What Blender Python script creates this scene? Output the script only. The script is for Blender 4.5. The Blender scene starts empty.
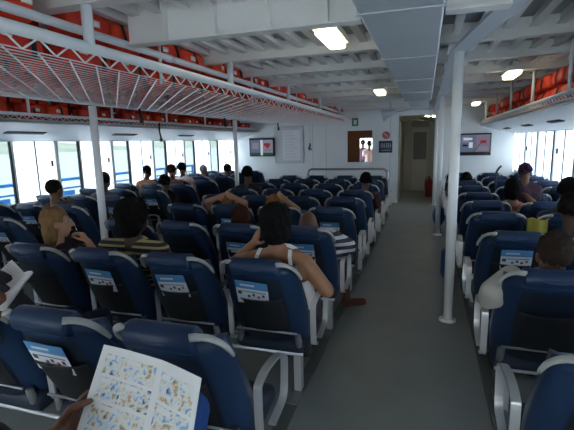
import bpy, bmesh, math, random
import numpy as np
from mathutils import Vector, Matrix, Quaternion
random.seed(7)
R = math.radians
sc = bpy.context.scene
COL = sc.collection
PI = math.pi
V = Vector

# ------------------------------------------------------------------ materials
MATS = {}
def mat(name, col, rough=.5, metal=0, spec=.5, noise=0, nscale=8, bump=0, bscale=60, coat=0):
    m = bpy.data.materials.new(name); m.use_nodes = True
    nt = m.node_tree; b = nt.nodes['Principled BSDF']
    b.inputs['Base Color'].default_value = (*col, 1)
    b.inputs['Roughness'].default_value = rough
    b.inputs['Metallic'].default_value = metal
    b.inputs['Specular IOR Level'].default_value = spec
    b.inputs['Coat Weight'].default_value = coat
    tc = nt.nodes.new('ShaderNodeTexCoord')
    if noise:
        n = nt.nodes.new('ShaderNodeTexNoise'); n.inputs['Scale'].default_value = nscale; n.inputs['Detail'].default_value = 4
        nt.links.new(tc.outputs['Object'], n.inputs['Vector'])
        mx = nt.nodes.new('ShaderNodeMix'); mx.data_type = 'RGBA'
        mx.inputs['A'].default_value = (*[c * (1 - noise) for c in col], 1)
        mx.inputs['B'].default_value = (*[min(1, c * (1 + noise)) for c in col], 1)
        nt.links.new(n.outputs['Fac'], mx.inputs['Factor'])
        nt.links.new(mx.outputs['Result'], b.inputs['Base Color'])
    if bump:
        n2 = nt.nodes.new('ShaderNodeTexNoise'); n2.inputs['Scale'].default_value = bscale
        nt.links.new(tc.outputs['Object'], n2.inputs['Vector'])
        bp = nt.nodes.new('ShaderNodeBump'); bp.inputs['Strength'].default_value = bump; bp.inputs['Distance'].default_value = .01
        nt.links.new(n2.outputs['Fac'], bp.inputs['Height']); nt.links.new(bp.outputs['Normal'], b.inputs['Normal'])
    MATS[name] = m
    return m
def emit(name, col, s):
    m = bpy.data.materials.new(name); m.use_nodes = True
    nt = m.node_tree; nt.nodes.clear()
    e = nt.nodes.new('ShaderNodeEmission'); o = nt.nodes.new('ShaderNodeOutputMaterial')
    e.inputs['Color'].default_value = (*col, 1); e.inputs['Strength'].default_value = s
    nt.links.new(e.outputs[0], o.inputs[0]); MATS[name] = m
    return m

WHITE = mat('white_paint', (.82, .84, .85), .45, noise=.04, nscale=2)
BULK = mat('bulkhead_paint', (.80, .84, .86), .5, noise=.05, nscale=2)
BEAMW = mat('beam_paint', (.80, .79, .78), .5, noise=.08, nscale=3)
DECKM = mat('deckhead_paint_shaded', (.36, .38, .40), .5, noise=.12, nscale=3)  # recess shade between the stiffeners is put into this darker colour
GIRD = mat('girder_paint', (.52, .57, .63), .4, noise=.06, nscale=3)
DUCTM = mat('duct_grey', (.50, .55, .60), .4, noise=.12, nscale=2.2)
POSTM = mat('post_paint', (.88, .90, .91), .3, noise=.03)
PIPE = mat('rack_pipe', (.70, .73, .77), .35, noise=.05)
WIRE = mat('rack_wire', (.80, .80, .80), .35)
SOFF = mat('soffit_grey', (.55, .58, .61), .5, noise=.06)
FLOORM = mat('deck_vinyl', (.20, .22, .218), .42, noise=.16, nscale=3, bump=.03, bscale=40)
TRIMM = mat('floor_rail', (.09, .10, .10), .5)
NAVY = mat('navy_vinyl', (.012, .034, .086), .42, spec=.35, noise=.1, nscale=20)
NAVYD = mat('navy_shell', (.007, .013, .028), .5, noise=.1, nscale=20)
NET = mat('black_net', (.009, .010, .013), .7, bump=.4, bscale=300)
GREYP = mat('grey_plastic', (.40, .41, .395), .38)
HINGE = mat('hinge_grey', (.12, .135, .145), .45)
ALU = mat('aluminium', (.72, .73, .74), .30, metal=.75)
STEEL = mat('steel_bar', (.36, .38, .40), .35, metal=.7)
CUSH = mat('seat_cushion_navy', (.009, .018, .04), .55, noise=.1)
ORANGE = mat('jacket_orange', (.86, .06, .012), .6, noise=.2, nscale=9, bump=.25, bscale=30)
ORANGE2 = mat('jacket_orange_red', (.66, .033, .012), .6, noise=.2, nscale=9, bump=.25, bscale=30)
STRAP = mat('black_strap', (.012, .012, .014), .6)
PATCH = mat('reflective_patch', (.75, .76, .74), .4)
BLUEP = mat('blue_paint', (.03, .22, .62), .5)
CARDW = mat('card_white', (.78, .80, .84), .35)
CARDB = mat('card_blue', (.10, .30, .58), .3)
CARDK = mat('card_print', (.06, .07, .10), .5)
CARDR = mat('card_red', (.5, .12, .08), .5)
BLACK = mat('black_plastic', (.012, .012, .014), .4)
DARKV = mat('vent_dark', (.10, .11, .12), .6)
BROWN = mat('brown_panel', (.24, .10, .045), .6, noise=.25, nscale=6)
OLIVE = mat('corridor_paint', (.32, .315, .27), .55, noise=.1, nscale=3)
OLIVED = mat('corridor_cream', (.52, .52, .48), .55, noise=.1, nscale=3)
DOORM = mat('door_grey', (.62, .62, .57), .5)
DGLASS = mat('dark_glass', (.15, .145, .125), .4)
REDX = mat('extinguisher_red', (.25, .012, .018), .4)
SIGNB = mat('sign_navy', (.012, .03, .09), .4)
SIGNW = mat('sign_white', (.62, .66, .7), .4)
SIGNR = mat('sign_red', (.62, .13, .11), .4)
GREENS = mat('sign_green', (.02, .16, .09), .4)
PAPER = mat('paper', (.80, .80, .80), .55)
PAPERG = mat('paper_print_grey', (.52, .53, .54), .6, noise=.2, nscale=90)
BOARD = mat('notice_board', (.66, .67, .71), .4)
YELLOW = mat('yellow_cloth', (.34, .29, .04), .7)
BAGB = mat('blue_bag', (.012, .10, .30), .55)
RUBBER = mat('rubber_seal', (.03, .035, .04), .6)
CABLE = mat('cable_ochre', (.42, .33, .12), .5)
SEA = mat('sea_water', (.34, .40, .42), .25, noise=.08, nscale=.3, bump=.3, bscale=.6)
HILLM = mat('hill_scrub_hazy', (.27, .31, .27), .9, noise=.35, nscale=.05)  # scrub tone greyed, distance haze is put into the colour
FROST = bpy.data.materials.new('frosted_panel'); FROST.use_nodes = True
nt = FROST.node_tree; nt.nodes.clear()
tr = nt.nodes.new('ShaderNodeBsdfTranslucent'); tr.inputs[0].default_value = (.93, .96, .98, 1)
df = nt.nodes.new('ShaderNodeBsdfDiffuse'); df.inputs[0].default_value = (.85, .87, .88, 1)
ms = nt.nodes.new('ShaderNodeMixShader'); ms.inputs[0].default_value = .22
oo = nt.nodes.new('ShaderNodeOutputMaterial')
nt.links.new(tr.outputs[0], ms.inputs[1]); nt.links.new(df.outputs[0], ms.inputs[2]); nt.links.new(ms.outputs[0], oo.inputs[0])
GLASS = bpy.data.materials.new('window_glass'); GLASS.use_nodes = True
nt = GLASS.node_tree; nt.nodes.clear()
tp = nt.nodes.new('ShaderNodeBsdfTransparent'); tp.inputs[0].default_value = (.40, .43, .44, 1)
gl = nt.nodes.new('ShaderNodeBsdfGlossy'); gl.inputs['Roughness'].default_value = .03
ly = nt.nodes.new('ShaderNodeLayerWeight'); ly.inputs[0].default_value = .08
ms = nt.nodes.new('ShaderNodeMixShader'); oo = nt.nodes.new('ShaderNodeOutputMaterial')
nt.links.new(ly.outputs['Fresnel'], ms.inputs[0])
nt.links.new(tp.outputs[0], ms.inputs[1]); nt.links.new(gl.outputs[0], ms.inputs[2]); nt.links.new(ms.outputs[0], oo.inputs[0])
CLEAR = GLASS.copy(); CLEAR.name = 'clear_glass'
for n_ in CLEAR.node_tree.nodes:
    if n_.type == 'BSDF_TRANSPARENT': n_.inputs[0].default_value = (.92, .94, .94, 1)
LAMPE = emit('lamp_tube', (1, .90, .58), 9)
LAMPY = emit('corridor_lamp', (1, .93, .74), 30)
SCR1 = emit('screen_blue', (.22, .28, .45), .42)
SCR2 = emit('screen_pale', (.42, .42, .55), .42)
SCR3 = emit('screen_white', (.8, .85, .95), .6)
SCR4 = emit('screen_red', (.5, .06, .08), .4)
SCR5 = emit('screen_pink', (.36, .30, .42), .45)
SCR6 = emit('screen_green', (.05, .12, .09), .5)
SCR7 = emit('screen_dark', (.02, .02, .04), .5)
def comic_mat(name, s, seed):
    m = bpy.data.materials.new(name); m.use_nodes = True
    nt = m.node_tree; b = nt.nodes['Principled BSDF']; b.inputs['Roughness'].default_value = .45
    tc = nt.nodes.new('ShaderNodeTexCoord'); mp = nt.nodes.new('ShaderNodeMapping'); mp.inputs['Location'].default_value = (seed, seed * 2.3, 0)
    n = nt.nodes.new('ShaderNodeTexNoise'); n.inputs['Scale'].default_value = s; n.inputs['Detail'].default_value = 3
    nt.links.new(tc.outputs['Object'], mp.inputs[0]); nt.links.new(mp.outputs[0], n.inputs['Vector'])
    sp = nt.nodes.new('ShaderNodeSeparateColor'); nt.links.new(n.outputs['Color'], sp.inputs[0])
    cr = nt.nodes.new('ShaderNodeValToRGB'); cr.color_ramp.interpolation = 'CONSTANT'
    cols = [(0, (.10, .10, .14)), (.33, (.34, .46, .62)), (.40, (.62, .70, .78)), (.46, (.78, .78, .76)), (.53, (.72, .70, .58)), (.57, (.70, .62, .50)), (.61, (.55, .30, .18)), (.65, (.42, .52, .40)), (.69, (.14, .12, .14))]
    while len(cr.color_ramp.elements) < len(cols): cr.color_ramp.elements.new(.5)
    for e, (p, c) in zip(cr.color_ramp.elements, cols): e.position = p; e.color = (*c, 1)
    nt.links.new(sp.outputs[0], cr.inputs[0]); nt.links.new(cr.outputs[0], b.inputs['Base Color'])
    return m
COMICS = [comic_mat('comic_ink_%d' % k, 42 + 6 * k, k * 3.1) for k in range(4)]

# ------------------------------------------------------------------ mesh helper
class MB:
    def __init__(s): s.v = []; s.f = []; s.mi = []; s.sm = []; s.mats = []
    def m(s, mt):
        if mt not in s.mats: s.mats.append(mt)
        return s.mats.index(mt)
    def add(s, vs, fs, mt, smooth=False):
        o = len(s.v); s.v += [tuple(p) for p in vs]; k = s.m(mt)
        for f in fs: s.f.append(tuple(i + o for i in f)); s.mi.append(k); s.sm.append(smooth)
        return s
    def box(s, c, d, mt, rot=None):
        c = V(c); h = V(d) / 2; vs = []
        for x in (-1, 1):
            for y in (-1, 1):
                for z in (-1, 1):
                    p = V((x * h.x, y * h.y, z * h.z))
                    if rot is not None: p = rot @ p
                    vs.append(c + p)
        return s.add(vs, [(0, 1, 3, 2), (4, 6, 7, 5), (0, 4, 5, 1), (2, 3, 7, 6), (0, 2, 6, 4), (1, 5, 7, 3)], mt)
    def bx(s, lo, hi, mt): return s.box([(a + b) / 2 for a, b in zip(lo, hi)], [b - a for a, b in zip(lo, hi)], mt)
    def rbox(s, c, d, r, mt, rot=None, seg=3, smooth=True, fn=None):
        bm = bmesh.new(); bmesh.ops.create_cube(bm, size=1)
        for v in bm.verts: v.co = V((v.co.x * d[0], v.co.y * d[1], v.co.z * d[2]))
        bmesh.ops.bevel(bm, geom=bm.edges[:], offset=min(r, min(d) * .49), segments=seg, profile=.5, affect='EDGES')
        vs = [v.co.copy() for v in bm.verts]
        if fn: vs = [fn(p) for p in vs]
        if rot is not None: vs = [rot @ p for p in vs]
        vs = [p + V(c) for p in vs]
        bm.verts.index_update(); fs = [[v.index for v in f.verts] for f in bm.faces]; bm.free()
        return s.add(vs, fs, mt, smooth)
    def tube(s, pts, r, mt, n=10, caps=True, smooth=True, closed=False, flat=None):
        pts = [V(p) for p in pts]; N = len(pts); rs = r if isinstance(r, (list, tuple)) else [r] * N
        t0 = (pts[1] - pts[0]).normalized(); a = V((0, 0, 1)) if abs(t0.z) < .9 else V((1, 0, 0))
        if flat is not None: a = V(flat)
        u = (a - t0 * a.dot(t0)).normalized(); vs = []; prev = t0
        for i, p in enumerate(pts):
            if closed: t = (pts[(i + 1) % N] - pts[i - 1]).normalized()
            else: t = (pts[min(i + 1, N - 1)] - pts[max(i - 1, 0)]).normalized()
            q = prev.rotation_difference(t); u = q @ u; u = (u - t * u.dot(t)).normalized(); prev = t; w = t.cross(u)
            rr = rs[i]
            ru, rw = rr if isinstance(rr, (tuple, list)) else (rr, rr)
            for k in range(n):
                an = 2 * PI * (k + .5) / n; vs.append(p + u * (ru * math.cos(an)) + w * (rw * math.sin(an)))
        fs = []
        for i in range(N if closed else N - 1):
            j = (i + 1) % N
            for k in range(n): fs.append((i * n + k, i * n + (k + 1) % n, j * n + (k + 1) % n, j * n + k))
        if caps and not closed: fs += [tuple(range(n - 1, -1, -1)), tuple((N - 1) * n + k for k in range(n))]
        return s.add(vs, fs, mt, smooth)
    def flatbar(s, pts, w, t, mt, side=(1, 0, 0)):
        """flat bar of width w (along side) and thickness t following pts"""
        pts = [V(p) for p in pts]; sd = V(side).normalized(); N = len(pts); vs = []
        for i, p in enumerate(pts):
            tg = (pts[min(i + 1, N - 1)] - pts[max(i - 1, 0)]).normalized(); nn = tg.cross(sd).normalized()
            for a, b in ((-1, -1), (1, -1), (1, 1), (-1, 1)): vs.append(p + sd * (a * w / 2) + nn * (b * t / 2))
        fs = []
        for i in range(N - 1):
            for k in range(4): fs.append((i * 4 + k, i * 4 + (k + 1) % 4, i * 4 + 4 + (k + 1) % 4, i * 4 + 4 + k))
        fs += [(3, 2, 1, 0), tuple((N - 1) * 4 + k for k in range(4))]
        return s.add(vs, fs, mt)
    def ell(s, c, r, mt, rot=None, n=14, fn=None):
        vs = []; fs = []; c = V(c); m_ = n // 2 + 1
        for i in range(m_ + 1):
            th = PI * i / m_
            for k in range(n):
                ph = 2 * PI * k / n
                p = V((r[0] * math.sin(th) * math.cos(ph), r[1] * math.sin(th) * math.sin(ph), r[2] * math.cos(th)))
                if fn: p = fn(p)
                vs.append(c + (rot @ p if rot is not None else p))
        for i in range(m_):
            for k in range(n): fs.append((i * n + k, (i + 1) * n + k, (i + 1) * n + (k + 1) % n, i * n + (k + 1) % n))
        return s.add(vs, fs, mt, True)
    def grid(s, fn, nu, nv, mt, smooth=True):
        vs = [fn(i / nu, j / nv) for i in range(nu + 1) for j in range(nv + 1)]
        fs = [(i * (nv + 1) + j, (i + 1) * (nv + 1) + j, (i + 1) * (nv + 1) + j + 1, i * (nv + 1) + j + 1) for i in range(nu) for j in range(nv)]
        return s.add(vs, fs, mt, smooth)
    def mesh(s, name):
        me = bpy.data.meshes.new(name); me.from_pydata(s.v, [], s.f)
        for mt in s.mats: me.materials.append(mt)
        me.polygons.foreach_set('material_index', s.mi); me.polygons.foreach_set('use_smooth', s.sm)
        bm = bmesh.new(); bm.from_mesh(me); bmesh.ops.remove_doubles(bm, verts=bm.verts[:], dist=1e-5)
        bmesh.ops.recalc_face_normals(bm, faces=bm.faces[:]); bm.to_mesh(me); bm.free(); me.update()
        return me
    def build(s, name, parent=None, loc=None):
        o = bpy.data.objects.new(name, s.mesh(name)); COL.objects.link(o)
        if parent is not None: o.parent = parent
        if loc is not None: o.location = loc
        return o
def tag(o, label=None, cat=None, group=None, kind=None):
    if label: o['label'] = label
    if cat: o['category'] = cat
    if group: o['group'] = group
    if kind: o['kind'] = kind
    return o
def empty(name, loc, rz=0):
    o = bpy.data.objects.new(name, None); COL.objects.link(o); o.location = loc; o.rotation_euler.z = rz
    o.empty_display_size = .1
    return o
def copy_tree(o, parent=None):
    c = o.copy(); COL.objects.link(c)
    if parent is not None: c.parent = parent
    for ch in KIDS.get(o.name, []): 
        k = ch.copy(); COL.objects.link(k); k.parent = c
    return c
KIDS = {}
def struct(b, name, parent=None):
    o = b.build(name, parent)
    if parent is None: o['kind'] = 'structure'
    return o
ORD = ['first', 'second', 'third', 'fourth', 'fifth', 'sixth', 'seventh', 'eighth', 'ninth', 'tenth', 'eleventh', 'twelfth', 'thirteenth', 'fourteenth']

# ------------------------------------------------------------------ setting
XL, XR, YB, YR = -5.4, 2.05, 11.65, -1.9
ZD, ZB = 2.59, 2.45
struct(MB().bx((XL - .1, YR, -.12), (XR + .1, 15.2, 0), FLOORM), 'floor')
struct(MB().bx((-.80, -1.5, 0), (-.72, 9.6, .012), TRIMM), 'trim_1')
struct(MB().bx((.42, -1.5, 0), (.50, 9.6, .012), TRIMM), 'trim_2')
# deckhead with its stiffeners and the transverse beams: one fixed ceiling
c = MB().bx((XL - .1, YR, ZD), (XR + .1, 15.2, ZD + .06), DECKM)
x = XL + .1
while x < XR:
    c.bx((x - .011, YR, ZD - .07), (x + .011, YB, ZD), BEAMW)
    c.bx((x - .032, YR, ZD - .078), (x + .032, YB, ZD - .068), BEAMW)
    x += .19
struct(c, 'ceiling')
bi = 0
def ceiling_beam(y, zb, x0, x1, step):
    b = MB().bx((x0, y - .007, zb), (x1, y + .007, ZD), BEAMW)
    b.bx((x0, y - .05, zb - .012), (x1, y + .05, zb), BEAMW)
    xx = x0 + .3
    while step and xx < x1:                             # tripping brackets on the web
        b.add([(xx, y - .007, zb), (xx, y - .007, ZD), (xx, y - .085, ZD), (xx, y - .045, zb), (xx + .012, y - .007, zb), (xx + .012, y - .007, ZD), (xx + .012, y - .085, ZD), (xx + .012, y - .045, zb)],
              [(0, 1, 2, 3), (4, 7, 6, 5), (0, 3, 7, 4), (1, 5, 6, 2), (2, 6, 7, 3), (0, 4, 5, 1)], BEAMW)
        xx += step
    struct(b, 'ceiling_beam')
ceiling_beam(2.6, 2.335, -1.95, -.37, .36); ceiling_beam(2.6, 2.335, .08, .40, 0)
for k in range(-4, 10):
    y = 3.05 + .94 * k
    if k != 0 and YR < y < YB - .1: ceiling_beam(y, ZB, XL, XR, .0)
# girder over the posts, kinking outboard before the first post
g = MB()
gp = [(.24, 11.6, 2.405), (.24, 4.0, 2.405), (.45, 2.6, 2.405), (.72, .8, 2.405), (.9, -1.8, 2.405)]
for a, b_ in zip(gp[:-1], gp[1:]):
    a, b_ = V(a), V(b_); d = (b_ - a).normalized(); n_ = V((-d.y, d.x, 0)) * .07
    for z0, z1, w in ((2.365, 2.38, 1), (2.38, 2.45, .12)):
        vs = [a + n_ * w, a - n_ * w, b_ - n_ * w, b_ + n_ * w]
        g.add([V((p.x, p.y, z0)) for p in vs] + [V((p.x, p.y, z1)) for p in vs], [(0, 1, 2, 3), (4, 7, 6, 5), (0, 4, 5, 1), (1, 5, 6, 2), (2, 6, 7, 3), (3, 7, 4, 0)], GIRD)
struct(g, 'ceiling_beam')
# side walls: low wall, band of windows, header
def side_wall(name, X, out):
    b = MB()
    b.bx((min(X, X + out * .08), YR, 0), (max(X, X + out * .08), YB + .1, .84), WHITE)
    b.bx((min(X, X + out * .08), YR, 1.78), (max(X, X + out * .08), YB + .1, ZD), WHITE)
    struct(b, name)
side_wall('wall_left', XL, -1); side_wall('wall_right', XR, 1)
# soffit panels running under the wall racks
def soffit(name, X, s):
    b = MB(); x0, x1 = X, X + s * .78
    P = [(x0, 1.76), (x0 + s * .06, 1.76), (x1, 1.955), (x1, 1.975), (x0, 1.99)]
    vs = [(px, y, pz) for y in (.6, YB - .02) for px, pz in P]; n = len(P)
    fs = [tuple(range(n)), tuple(range(2 * n - 1, n - 1, -1))] + [(i, i + n, (i + 1) % n + n, (i + 1) % n) for i in range(n)]
    b.add(vs, fs, SOFF); struct(b, name)
soffit('trim_3', XL + .001, 1); soffit('trim_4', XR - .001, -1)
# windows: a clear pane and a white sliding panel per bay
def window(n, X, out, y0, y1, clear, latch=True):
    w = empty('window_%d' % n, (X + out * .04, (y0 + y1) / 2, .84)); w['kind'] = 'structure'
    L = y1 - y0; h = .94
    f = MB(); t = .055
    for ya in (-L / 2, L / 2 - .05): f.bx((-.03, ya + (0 if ya < 0 else .02), 0), (.03, ya + (.03 if ya < 0 else .05), h), WHITE)
    f.bx((-.035, -L / 2, 0), (.035, L / 2, .05), WHITE); f.bx((-.035, -L / 2, h - .03), (.035, L / 2, h), WHITE)
    yc = -L / 2 + .05 + clear
    f.bx((-.02, yc, .05), (.02, yc + .035, h - .03), WHITE)
    f.build('window_frame', w)
    s = MB()
    for yy in (-L / 2 + .03, yc - .012): s.bx((-.02, yy - .0, .05), (.02, yy + .012, h - .03), RUBBER)
    ym = yc + .035 + (L / 2 - .05 - yc - .035) * .52
    s.bx((-.02, ym, .05), (.02, ym + .014, h - .03), RUBBER)
    s.build('window_seal', w)
    MB().bx((-.004, -L / 2 + .03, .05), (.004, yc, h - .03), GLASS).build('pane', w)
    p = MB().bx((-.006, yc + .035, .05), (.006, ym, h - .03), FROST)
    p.bx((-.006, ym + .014, .05), (.006, L / 2 - .03, h - .03), FROST); p.build('panel', w)
    if latch:
        MB().rbox((-out * .045, ym + .25 if L > 1 else ym + .1, .58), (.03, .03, .09), .008, BLACK).build('latch', w)
ys = [-1.85, -.6, .55, 1.7, 2.85, 4.0, 5.22, 6.46, 7.7, 8.92, 10.2, 11.6]
nwin = 0
for a, b_ in zip(ys[:-1], ys[1:]):
    nwin += 1; window(nwin, XL, -1, a, b_, .42)
ys = [-1.85, -.65, .45, 1.5, 2.6, 3.75, 4.9, 6.05, 7.15, 8.3, 9.45, 10.5, 11.6]
for a, b_ in zip(ys[:-1], ys[1:]):
    nwin += 1; window(nwin, XR, 1, a, b_, .06, nwin % 2 == 0)
# bulkhead with the corridor opening and the inner window
b = MB(); T = .08
WX0, WX1, WZ0, WZ1 = -2.06, -1.33, 1.06, 1.96
CX0, CX1, CZ = -.68, .28, 2.28
def bpart(x0, x1, z0, z1): b.bx((x0, YB, z0), (x1, YB + T, z1), BULK)
bpart(XL, WX0, 0, ZD); bpart(WX0, WX1, 0, WZ0); bpart(WX0, WX1, WZ1, ZD); bpart(WX1, CX0, 0, ZD)
bpart(CX0, CX1, CZ, ZD); bpart(CX1, XR, 0, ZD)
xx = XL + .5                                             # panel joints
for xx in (-3.0, -2.62, -.9): b.bx((xx, YB - .006, 0), (xx + .014, YB, ZD), SOFF)
struct(b, 'wall_front')
# rear wall behind the camera with a wide opening
b = MB(); b.bx((XL, YR - .08, 0), (-3.6, YR, ZD), WHITE); b.bx((-2.7, YR - .08, 0), (-.7, YR, ZD), WHITE); b.bx((.4, YR - .08, 0), (XR, YR, ZD), WHITE)
b.bx((-3.6, YR - .08, 1.95), (-2.7, YR, ZD), WHITE); b.bx((-.7, YR - .08, 1.95), (.4, YR, ZD), WHITE)
struct(b, 'wall_back')
# corridor beyond the opening
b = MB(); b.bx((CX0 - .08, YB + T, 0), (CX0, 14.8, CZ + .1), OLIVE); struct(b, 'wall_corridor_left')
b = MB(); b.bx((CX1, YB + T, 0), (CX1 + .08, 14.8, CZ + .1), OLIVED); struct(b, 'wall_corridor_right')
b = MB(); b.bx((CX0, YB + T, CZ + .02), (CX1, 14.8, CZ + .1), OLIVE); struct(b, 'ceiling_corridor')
b = MB(); DY = 14.7
b.bx((CX0, DY, 0), (-.46, DY + .08, CZ + .02), OLIVED); b.bx((.10, DY, 0), (CX1, DY + .08, CZ + .02), OLIVED); b.bx((-.46, DY, 2.06), (.10, DY + .08, CZ + .02), OLIVE)
struct(b, 'wall_corridor_end')
for dx, sgn in ((CX0, 1), (CX1, -1)):
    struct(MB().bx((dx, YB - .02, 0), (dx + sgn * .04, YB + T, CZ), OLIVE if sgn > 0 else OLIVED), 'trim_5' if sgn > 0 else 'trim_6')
d = empty('door_1', (-.18, DY, 0)); d['kind'] = 'structure'
f = MB(); f.bx((-.28, -.03, 0), (-.23, .05, 2.06), OLIVED); f.bx((.23, -.03, 0), (.28, .05, 2.06), OLIVED); f.bx((-.23, -.03, 2.0), (.23, .05, 2.06), OLIVED); f.build('door_frame', d)
f = MB(); f.bx((-.23, 0, 0), (.23, .04, 1.02), DOORM); f.bx((-.23, 0, 1.9), (.23, .04, 2.0), DOORM); f.bx((-.23, 0, 1.02), (-.205, .04, 1.9), DOORM); f.bx((.205, 0, 1.02), (.23, .04, 1.9), DOORM); f.build('door_leaf', d)
MB().bx((-.205, .01, 1.02), (.205, .03, 1.9), DGLASS).build('pane', d)
MB().rbox((.19, -.03, 1.0), (.02, .05, .12), .008, STEEL).build('door_handle', d)
# room behind the inner window: brown panelling, a bright far doorway and two figures
w = empty('window_%d' % (nwin + 1), ((WX0 + WX1) / 2, YB, (WZ0 + WZ1) / 2)); w['kind'] = 'structure'
hw, hh = (WX1 - WX0) / 2, (WZ1 - WZ0) / 2
f = MB()
for sx in (-1, 1): f.bx((sx * hw - .03, -.015, -hh - .03), (sx * hw + .03, .06, hh + .03), BULK)
for sz in (-1, 1): f.bx((-hw, -.015, sz * hh - .03), (hw, .06, sz * hh + .03), BULK)
f.build('window_frame', w); MB().bx((-hw, .03, -hh), (hw, .036, hh), CLEAR).build('pane', w)
RY = 14.2
b = MB(); b.bx((-2.9, YB + T, 0), (-2.84, RY, 2.4), BROWN); b.bx((-.95, YB + T, 0), (-.9, RY, 2.4), BROWN); b.bx((-2.9, YB + T, 2.4), (-.9, RY, 2.46), BROWN); 
DX0, DX1, DZ0, DZ1 = -2.06, -1.50, .0, 1.74
b.bx((-2.9, RY, 0), (DX0, RY + .06, 2.4), BROWN); b.bx((DX1, RY, 0), (-.9, RY + .06, 2.4), BROWN); b.bx((DX0, RY, DZ1), (DX1, RY + .06, 2.4), BROWN)
struct(b, 'wall_cabin')
l = empty('ceiling_light', (-2.3, 13.0, 2.4)); tag(l, 'unseen fill lamp added in the cabin behind the window in the front wall', 'light')  # unseen lamp added to brighten the brown cabin
MB().bx((-.08, -.3, -.02), (.08, .3, 0), BEAMW).build('housing', l); MB().rbox((0, 0, -.04), (.12, .55, .04), .015, LAMPE).build('diffuser', l)
b = MB(); b.bx((DX0 - .3, 15.9, 0), (DX1 + .3, 15.96, 2.2), FROST); struct(b, 'wall_cabin_end')

# ------------------------------------------------------------------ outside
struct(MB().bx((-400, -300, -1.6), (400, 500, -1.5), SEA), 'sea')
def hill(name, cx, cy, rx, ry, h, seed):
    rnd = random.Random(seed); ph = [rnd.uniform(0, 6) for _ in range(6)]
    def fn(u, v):
        a = u * 2 * PI; r = v
        z = h * (1 - r * r) * (.8 + .2 * math.sin(3 * a + ph[0]) + .12 * math.sin(9 * a + ph[1]) + .1 * math.sin(17 * r + ph[2]))
        return (cx + rx * r * math.cos(a), cy + ry * r * math.sin(a), -1.55 + max(0, z))
    o = MB().grid(fn, 60, 14, HILLM).build(name); o['kind'] = 'structure'
hill('hill', -340, 215, 95, 260, 11, 1); hill('hill', -260, 520, 160, 90, 16, 2)
for X, s, nm in ((XL - .08, -1, 'outer_deck'), (XR + .08, 1, 'outer_deck')):
    struct(MB().bx((min(X, X + s * 1.6), YR, -.1), (max(X, X + s * 1.6), 13, -.02), WHITE), 'floor_outer' )
for X, s in ((XL - .08, -1), (XR + .08, 1)):
    struct(MB().bx((min(X, X + s * .9), YR, ZD), (max(X, X + s * .9), 13, ZD + .08), WHITE), 'roof_overhang')
def railing(X, label):
    r = empty('deck_railing', (X, 5, -.02)); tag(r, label, 'railing')
    p = MB()
    for z in (.25, .45, .65, .85): p.tube([(0, -6.5, z), (0, 7, z)], .018, BLUEP, n=8)
    p.build('rail', r)
    t = MB().rbox((0, .25, 1.03), (.09, 13.5, .06), .02, BLUEP); t.build('top_rail', r)
    for k in range(10): MB().bx((-.025, -6.4 + k * 1.48, 0), (.025, -6.35 + k * 1.48, 1.0), BLUEP).build('post', r)
    pn = MB()
    for k in range(0, 9): pn.bx((-.012, -6.2 + k * 1.48, .12), (.012, -5.3 + k * 1.48, .8), BLUEP)
    pn.build('panel', r)
railing(XL - 1.6, 'blue painted deck railing outside the windows on the sea side')
railing(XR + 1.6, 'blue painted deck railing outside the white windows by the television')

# ------------------------------------------------------------------ posts
def post(x, y, z1, label, group=None):
    p = empty('support_post', (x, y, 0)); tag(p, label, 'post')
    MB().tube([(0, 0, .015), (0, 0, z1)], .042, POSTM, n=20).build('pole', p)
    MB().tube([(0, 0, 0), (0, 0, .018)], .075, POSTM, n=24).build('base_plate', p)
post(.24, 3.98, 2.365, 'white round steel post nearest the camera, standing in the main aisle')
post(.24, 7.74, 2.365, 'white round steel post standing in the main aisle behind the nearest one')
post(.24, 11.42, 2.365, 'white round steel post at the front wall beside the corridor opening')
post(-3.55, 3.98, 2.10, 'white round steel post beside the blonde woman, under the overhead rack')
post(-3.55, 7.74, 2.10, 'white round steel post under the overhead rack, near the split television')

# ------------------------------------------------------------------ duct
d = empty('air_duct', (-.145, 3, 2.31)); tag(d, 'grey square sheet-metal air duct running along the ceiling', 'duct')
MB().rbox((0, 0, .07), (.43, 9.6, .14), .01, DUCTM, smooth=False, seg=1).build('duct_body', d)
for y in (-3.2, -1.9, -.6, .75, 2.1, 3.45, 4.78): MB().bx((-.225, y - .012, -.006), (.225, y + .012, .142), DUCTM).build('flange', d)
o = MB().bx((-.17, 4.8, .0), (.17, 6.2, .1), GIRD).build('duct_end', d)
sp = empty('ceiling_speaker', (-.72, 9.3, 2.2)); tag(sp, 'grey horn speaker on a bracket under the ceiling near the corridor', 'speaker')
MB().tube([(-.16, .0, -.03), (-.02, .0, .0), (.1, 0, .03)], [.13, .07, .05], GIRD, n=18).build('horn', sp)
MB().tube([(.1, 0, .03), (.45, .0, .08), (.8, .1, .06)], .018, GIRD).tube([(.0, 0, .02), (.0, 0, .25)], .02, GIRD).build('bracket', sp)
cb = MB()
for k in range(4):
    cb.tube([(CX0 + .02 + t * (CX1 - CX0 - .04), YB - .1 + .03 * k, 2.22 - .02 * k - .05 * math.sin(PI * t * (1.5 + .4 * k)) ** 2) for t in [i / 12 for i in range(13)]], .014, CABLE if k % 2 == 0 else DARKV, n=6)
tag(cb.build('cable_bundle'), 'ochre and dark cables sagging across the top of the corridor opening', 'cables')

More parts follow.
